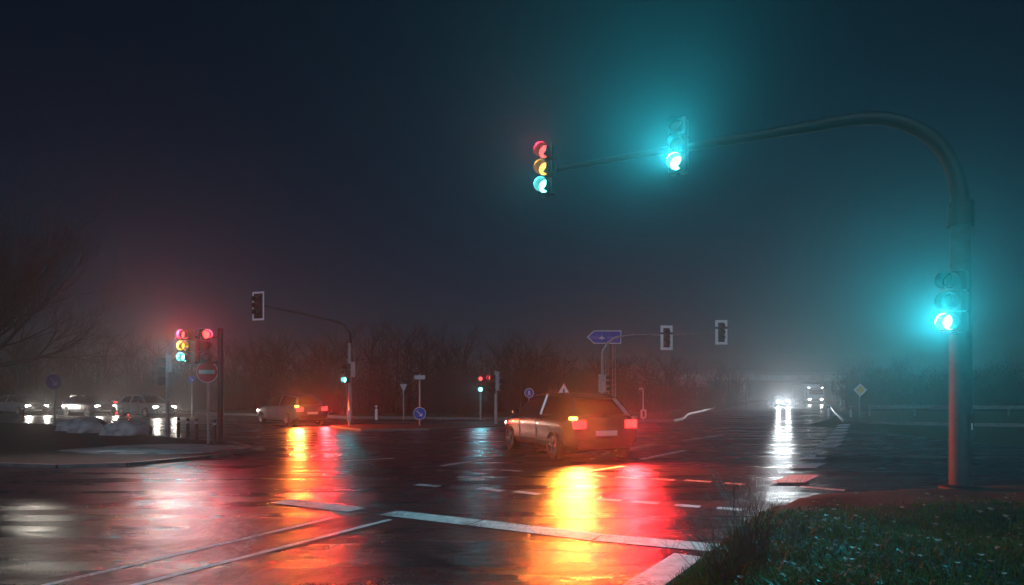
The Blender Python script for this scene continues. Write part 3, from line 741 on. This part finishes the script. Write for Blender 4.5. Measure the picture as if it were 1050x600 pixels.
def join(name, items, label, cat):
    import numpy as np
    vs = []; fl = []; ls = []; off = 0
    for pb, M4 in items:
        V = pb.np; Rm = np.array(M4.to_3x3()); T = np.array(M4.translation)
        vs.append(V @ Rm.T + T)
        fl.append(pb.fl + off); ls.append(pb.ls); off += len(V)
    V = np.concatenate(vs); Fl = np.concatenate(fl); Ls = np.concatenate(ls)
    me = bpy.data.meshes.new(name); me.vertices.add(len(V)); me.vertices.foreach_set('co', V.astype('f').ravel())
    me.loops.add(len(Fl)); me.loops.foreach_set('vertex_index', Fl.astype('i'))
    me.polygons.add(len(Ls)); st = np.concatenate([[0], np.cumsum(Ls)[:-1]]); me.polygons.foreach_set('loop_start', st.astype('i'))
    me.update(calc_edges=True); me.materials.append(BARK)
    return tag(link(name, me), label, cat, kind='stuff')
import numpy as np
for pb in PROT + BRU:
    pb.np = np.array([tuple(v) for v in pb.v]); pb.fl = np.array([i for f in pb.f for i in f]); pb.ls = np.array([len(f) for f in pb.f])
q = random.Random(5)
def top_at(px):
    """silhouette of the wood in the photo: pixel height of the tree tops"""
    K = [(-80, 325), (60, 335), (200, 335), (320, 336), (350, 328), (375, 318), (400, 320), (430, 332), (480, 334), (520, 335), (560, 334), (600, 342), (640, 356), (700, 362), (740, 366), (772, 380)]
    for (a, ya), (b_, yb) in zip(K, K[1:]):
        if a <= px <= b_: return ya + (yb - ya) * (px - a) / (b_ - a)
    return 380
items = []
for i in range(150):
    px = q.uniform(-60, 770); rowf = q.random()
    dist = (62 if px < 300 else 46 if px < 640 else 52) + rowf * 26
    if px < 120: dist += 18
    if px > 700: dist += 25
    H_ = (EYE + (HOR - top_at(px)) * dist / F) * q.uniform(.66, 1.07); s = max(2.5, H_) / 9.6
    p = at(px, dist)
    items.append((PROT[i % 4], Matrix.Translation(p) @ Matrix.Rotation(q.uniform(0, 6.28), 4, 'Z') @ Matrix.Diagonal((s * q.uniform(.8, 1.1), s * q.uniform(.8, 1.1), s, 1))))
for i in range(170):
    px = q.uniform(-60, 775); dist = (58 if px < 300 else 44 if px < 640 else 50) + q.random() * 18
    if px < 120: dist += 18
    if px > 700: dist += 22
    s = q.uniform(.9, 1.7); items.append((BRU[i % 3], Matrix.Translation(at(px, dist)) @ Matrix.Rotation(q.uniform(0, 6.28), 4, 'Z') @ Matrix.Scale(s, 4)))
join('wood', items, 'dark leafless wood along the far side of the junction', 'wood')
items = []
for i in range(60):
    px = q.uniform(862, 1090); dist = q.uniform(58, 110); s = (EYE + (HOR - q.uniform(362, 380)) * dist / F) / 9.6
    items.append((PROT[i % 4], Matrix.Translation(at(px, dist)) @ Matrix.Rotation(q.uniform(0, 6.28), 4, 'Z') @ Matrix.Scale(s, 4)))
for i in range(70):
    s = q.uniform(.8, 1.6); items.append((BRU[i % 3], Matrix.Translation(at(q.uniform(875, 1090), q.uniform(52, 80))) @ Matrix.Rotation(q.uniform(0, 6.28), 4, 'Z') @ Matrix.Scale(s, 4)))
join('thicket', items, 'dim thicket of bare trees behind the crash barrier on the right', 'wood')

# ------------------------------------------------------------------ grass, leaves and weeds on the near bank
from mathutils import noise as mn
q = random.Random(17); b = MB()
cnt = 0
while cnt < 52000:
    d_ = 3.2 + (q.random() ** 1.3) * 7.0; x = q.uniform(.7, d_ * .86); y = d_
    e = bank_edge(x, y)
    if e < .02: continue
    den = .5 + .7 * mn.noise(Vector((x * 1.6, y * 1.6, 0))) + .4 * mn.noise(Vector((x * 6, y * 6, 3)))
    far = max(0, min(1, (y - 7.0) / 1.5)) 
    if q.random() > den + .25 - far * 1.3: continue
    cnt += 1; z = bank_h(x, y) - .005; h = (q.uniform(.018, .06) if q.random() < .85 else q.uniform(.06, .13)) * (1 - .5 * far) * (1 + .7 * max(0, mn.noise(Vector((x * 2, y * 2, 9))))); a = q.uniform(0, 6.283); w = q.uniform(.003, .006)
    s = Vector((math.cos(a), math.sin(a), 0)) * w; le = Vector((math.cos(a + 1.3), math.sin(a + 1.3), 0)) * h * q.uniform(.2, 1.1); p = Vector((x, y, z))
    m_ = p + le * .4 + Vector((0, 0, h * .65)); tip = p + le + Vector((0, 0, h * q.uniform(.7, 1)))
    b.add([p - s, p + s, m_ + s * .7, m_ - s * .7, tip], [[0, 1, 2, 3], [3, 2, 4]], None, 0 if q.random() > .06 else 1)
tag(b.build('grass', [GRASS, STRAW]), 'short wet green grass covering the bank at the lower right', 'grass', kind='stuff')
b = MB()
for i in range(420):
    y = q.uniform(3.4, 8.5); x = q.uniform(1.2, y * .85)
    if bank_edge(x, y) < .1: continue
    s = q.uniform(.012, .035); M4 = Matrix.Translation((x, y, bank_h(x, y) + q.uniform(.02, .07))) @ Matrix.Rotation(q.uniform(0, 6.28), 4, 'Z') @ Matrix.Rotation(q.uniform(-.7, .7), 4, 'X') @ Matrix.Scale(s, 4)
    b.add([(-1, 0, .25), (-.3, -.6, 0), (.5, -.5, .05), (1.1, 0, .3), (.5, .5, .05), (-.3, .6, 0), (0, 0, -.05)], [[0, 1, 6], [1, 2, 6], [2, 3, 6], [3, 4, 6], [4, 5, 6], [5, 0, 6]], M4)
tag(b.build('fallen_leaves', LEAF), 'pale fallen leaves scattered in the grass', 'leaves', kind='stuff')
def weed(px, py, hm, n, spread, label, seed):
    q = random.Random(seed); p = G(px, py); p.z = bank_h(p.x, p.y) - .02
    t = thing('dry_weed', p, label, 'weed', 0, 'dry weeds at the kerb'); b = MB()
    for i in range(n):
        a = q.uniform(0, 6.283); r_ = q.random() * .16; o = Vector((r_ * math.cos(a), r_ * math.sin(a), 0)); h = hm * q.uniform(.45, 1); le = Vector((q.gauss(0, 1), q.gauss(0, 1), 0)) * spread
        pts = [o + le * f * f + Vector((0, 0, h * f)) for f in (0, .35, .7, 1)]
        b.tube(pts, [.0026, .0022, .0016, .0007], 4, cap=False)
        for k in range(q.randint(1, 5)):
            f = q.uniform(.35, .95); o2 = o + le * f * f + Vector((0, 0, h * f)); d2 = Vector((q.uniform(-1, 1), q.uniform(-1, 1), q.uniform(.6, 1.6))).normalized() * q.uniform(.06, .2)
            b.tube([o2, o2 + d2 * .6 + Vector((0, 0, .01)), o2 + d2], [.0013, .001, .0005], 3, cap=False)
    b.build('stems', STRAW, t); lb = MB()
    for i in range(n):
        a = q.uniform(0, 6.283); h = hm * q.uniform(.1, .42); w = .006; dr = Vector((math.cos(a), math.sin(a), 0)); s = Vector((-dr.y, dr.x, 0)) * w; o = dr * q.random() * .2
        lb.add([o - s, o + s, o + dr * h * .35 + s * .8 + Vector((0, 0, h * .8)), o + dr * h * .35 - s * .8 + Vector((0, 0, h * .8)), o + dr * h * .8 + Vector((0, 0, h))], [[0, 1, 2, 3], [3, 2, 4]])
    lb.build('leaves', GRASS, t)
weed(768, 596, .85, 80, .2, 'tall clump of thin dry stems at the kerb where the grass begins', 41)
weed(742, 612, .6, 40, .2, 'low clump of dry stems at the bottom edge beside the white line', 42)
weed(812, 562, .30, 22, .1, 'small tuft of dry stems behind the tall clump', 43)

# ------------------------------------------------------------------ damp air
b = MB().box(((XL + XR) / 2, (YN + YF) / 2, 7.45), (XR - XL + 4, YF - YN + 4, 17.1))
vm = bpy.data.materials.new('damp_air'); vm.use_nodes = True; n = vm.node_tree.nodes; n.remove(n['Principled BSDF'])
pv = n.new('ShaderNodeVolumePrincipled'); pv.inputs['Color'].default_value = (.9, .93, .95, 1); pv.inputs['Density'].default_value = HAZE; pv.inputs['Anisotropy'].default_value = .8
vm.node_tree.links.new(pv.outputs[0], n['Material Output'].inputs['Volume'])
tag(b.build('haze', vm), 'thin damp night air glowing round the lamps', 'haze', kind='stuff')
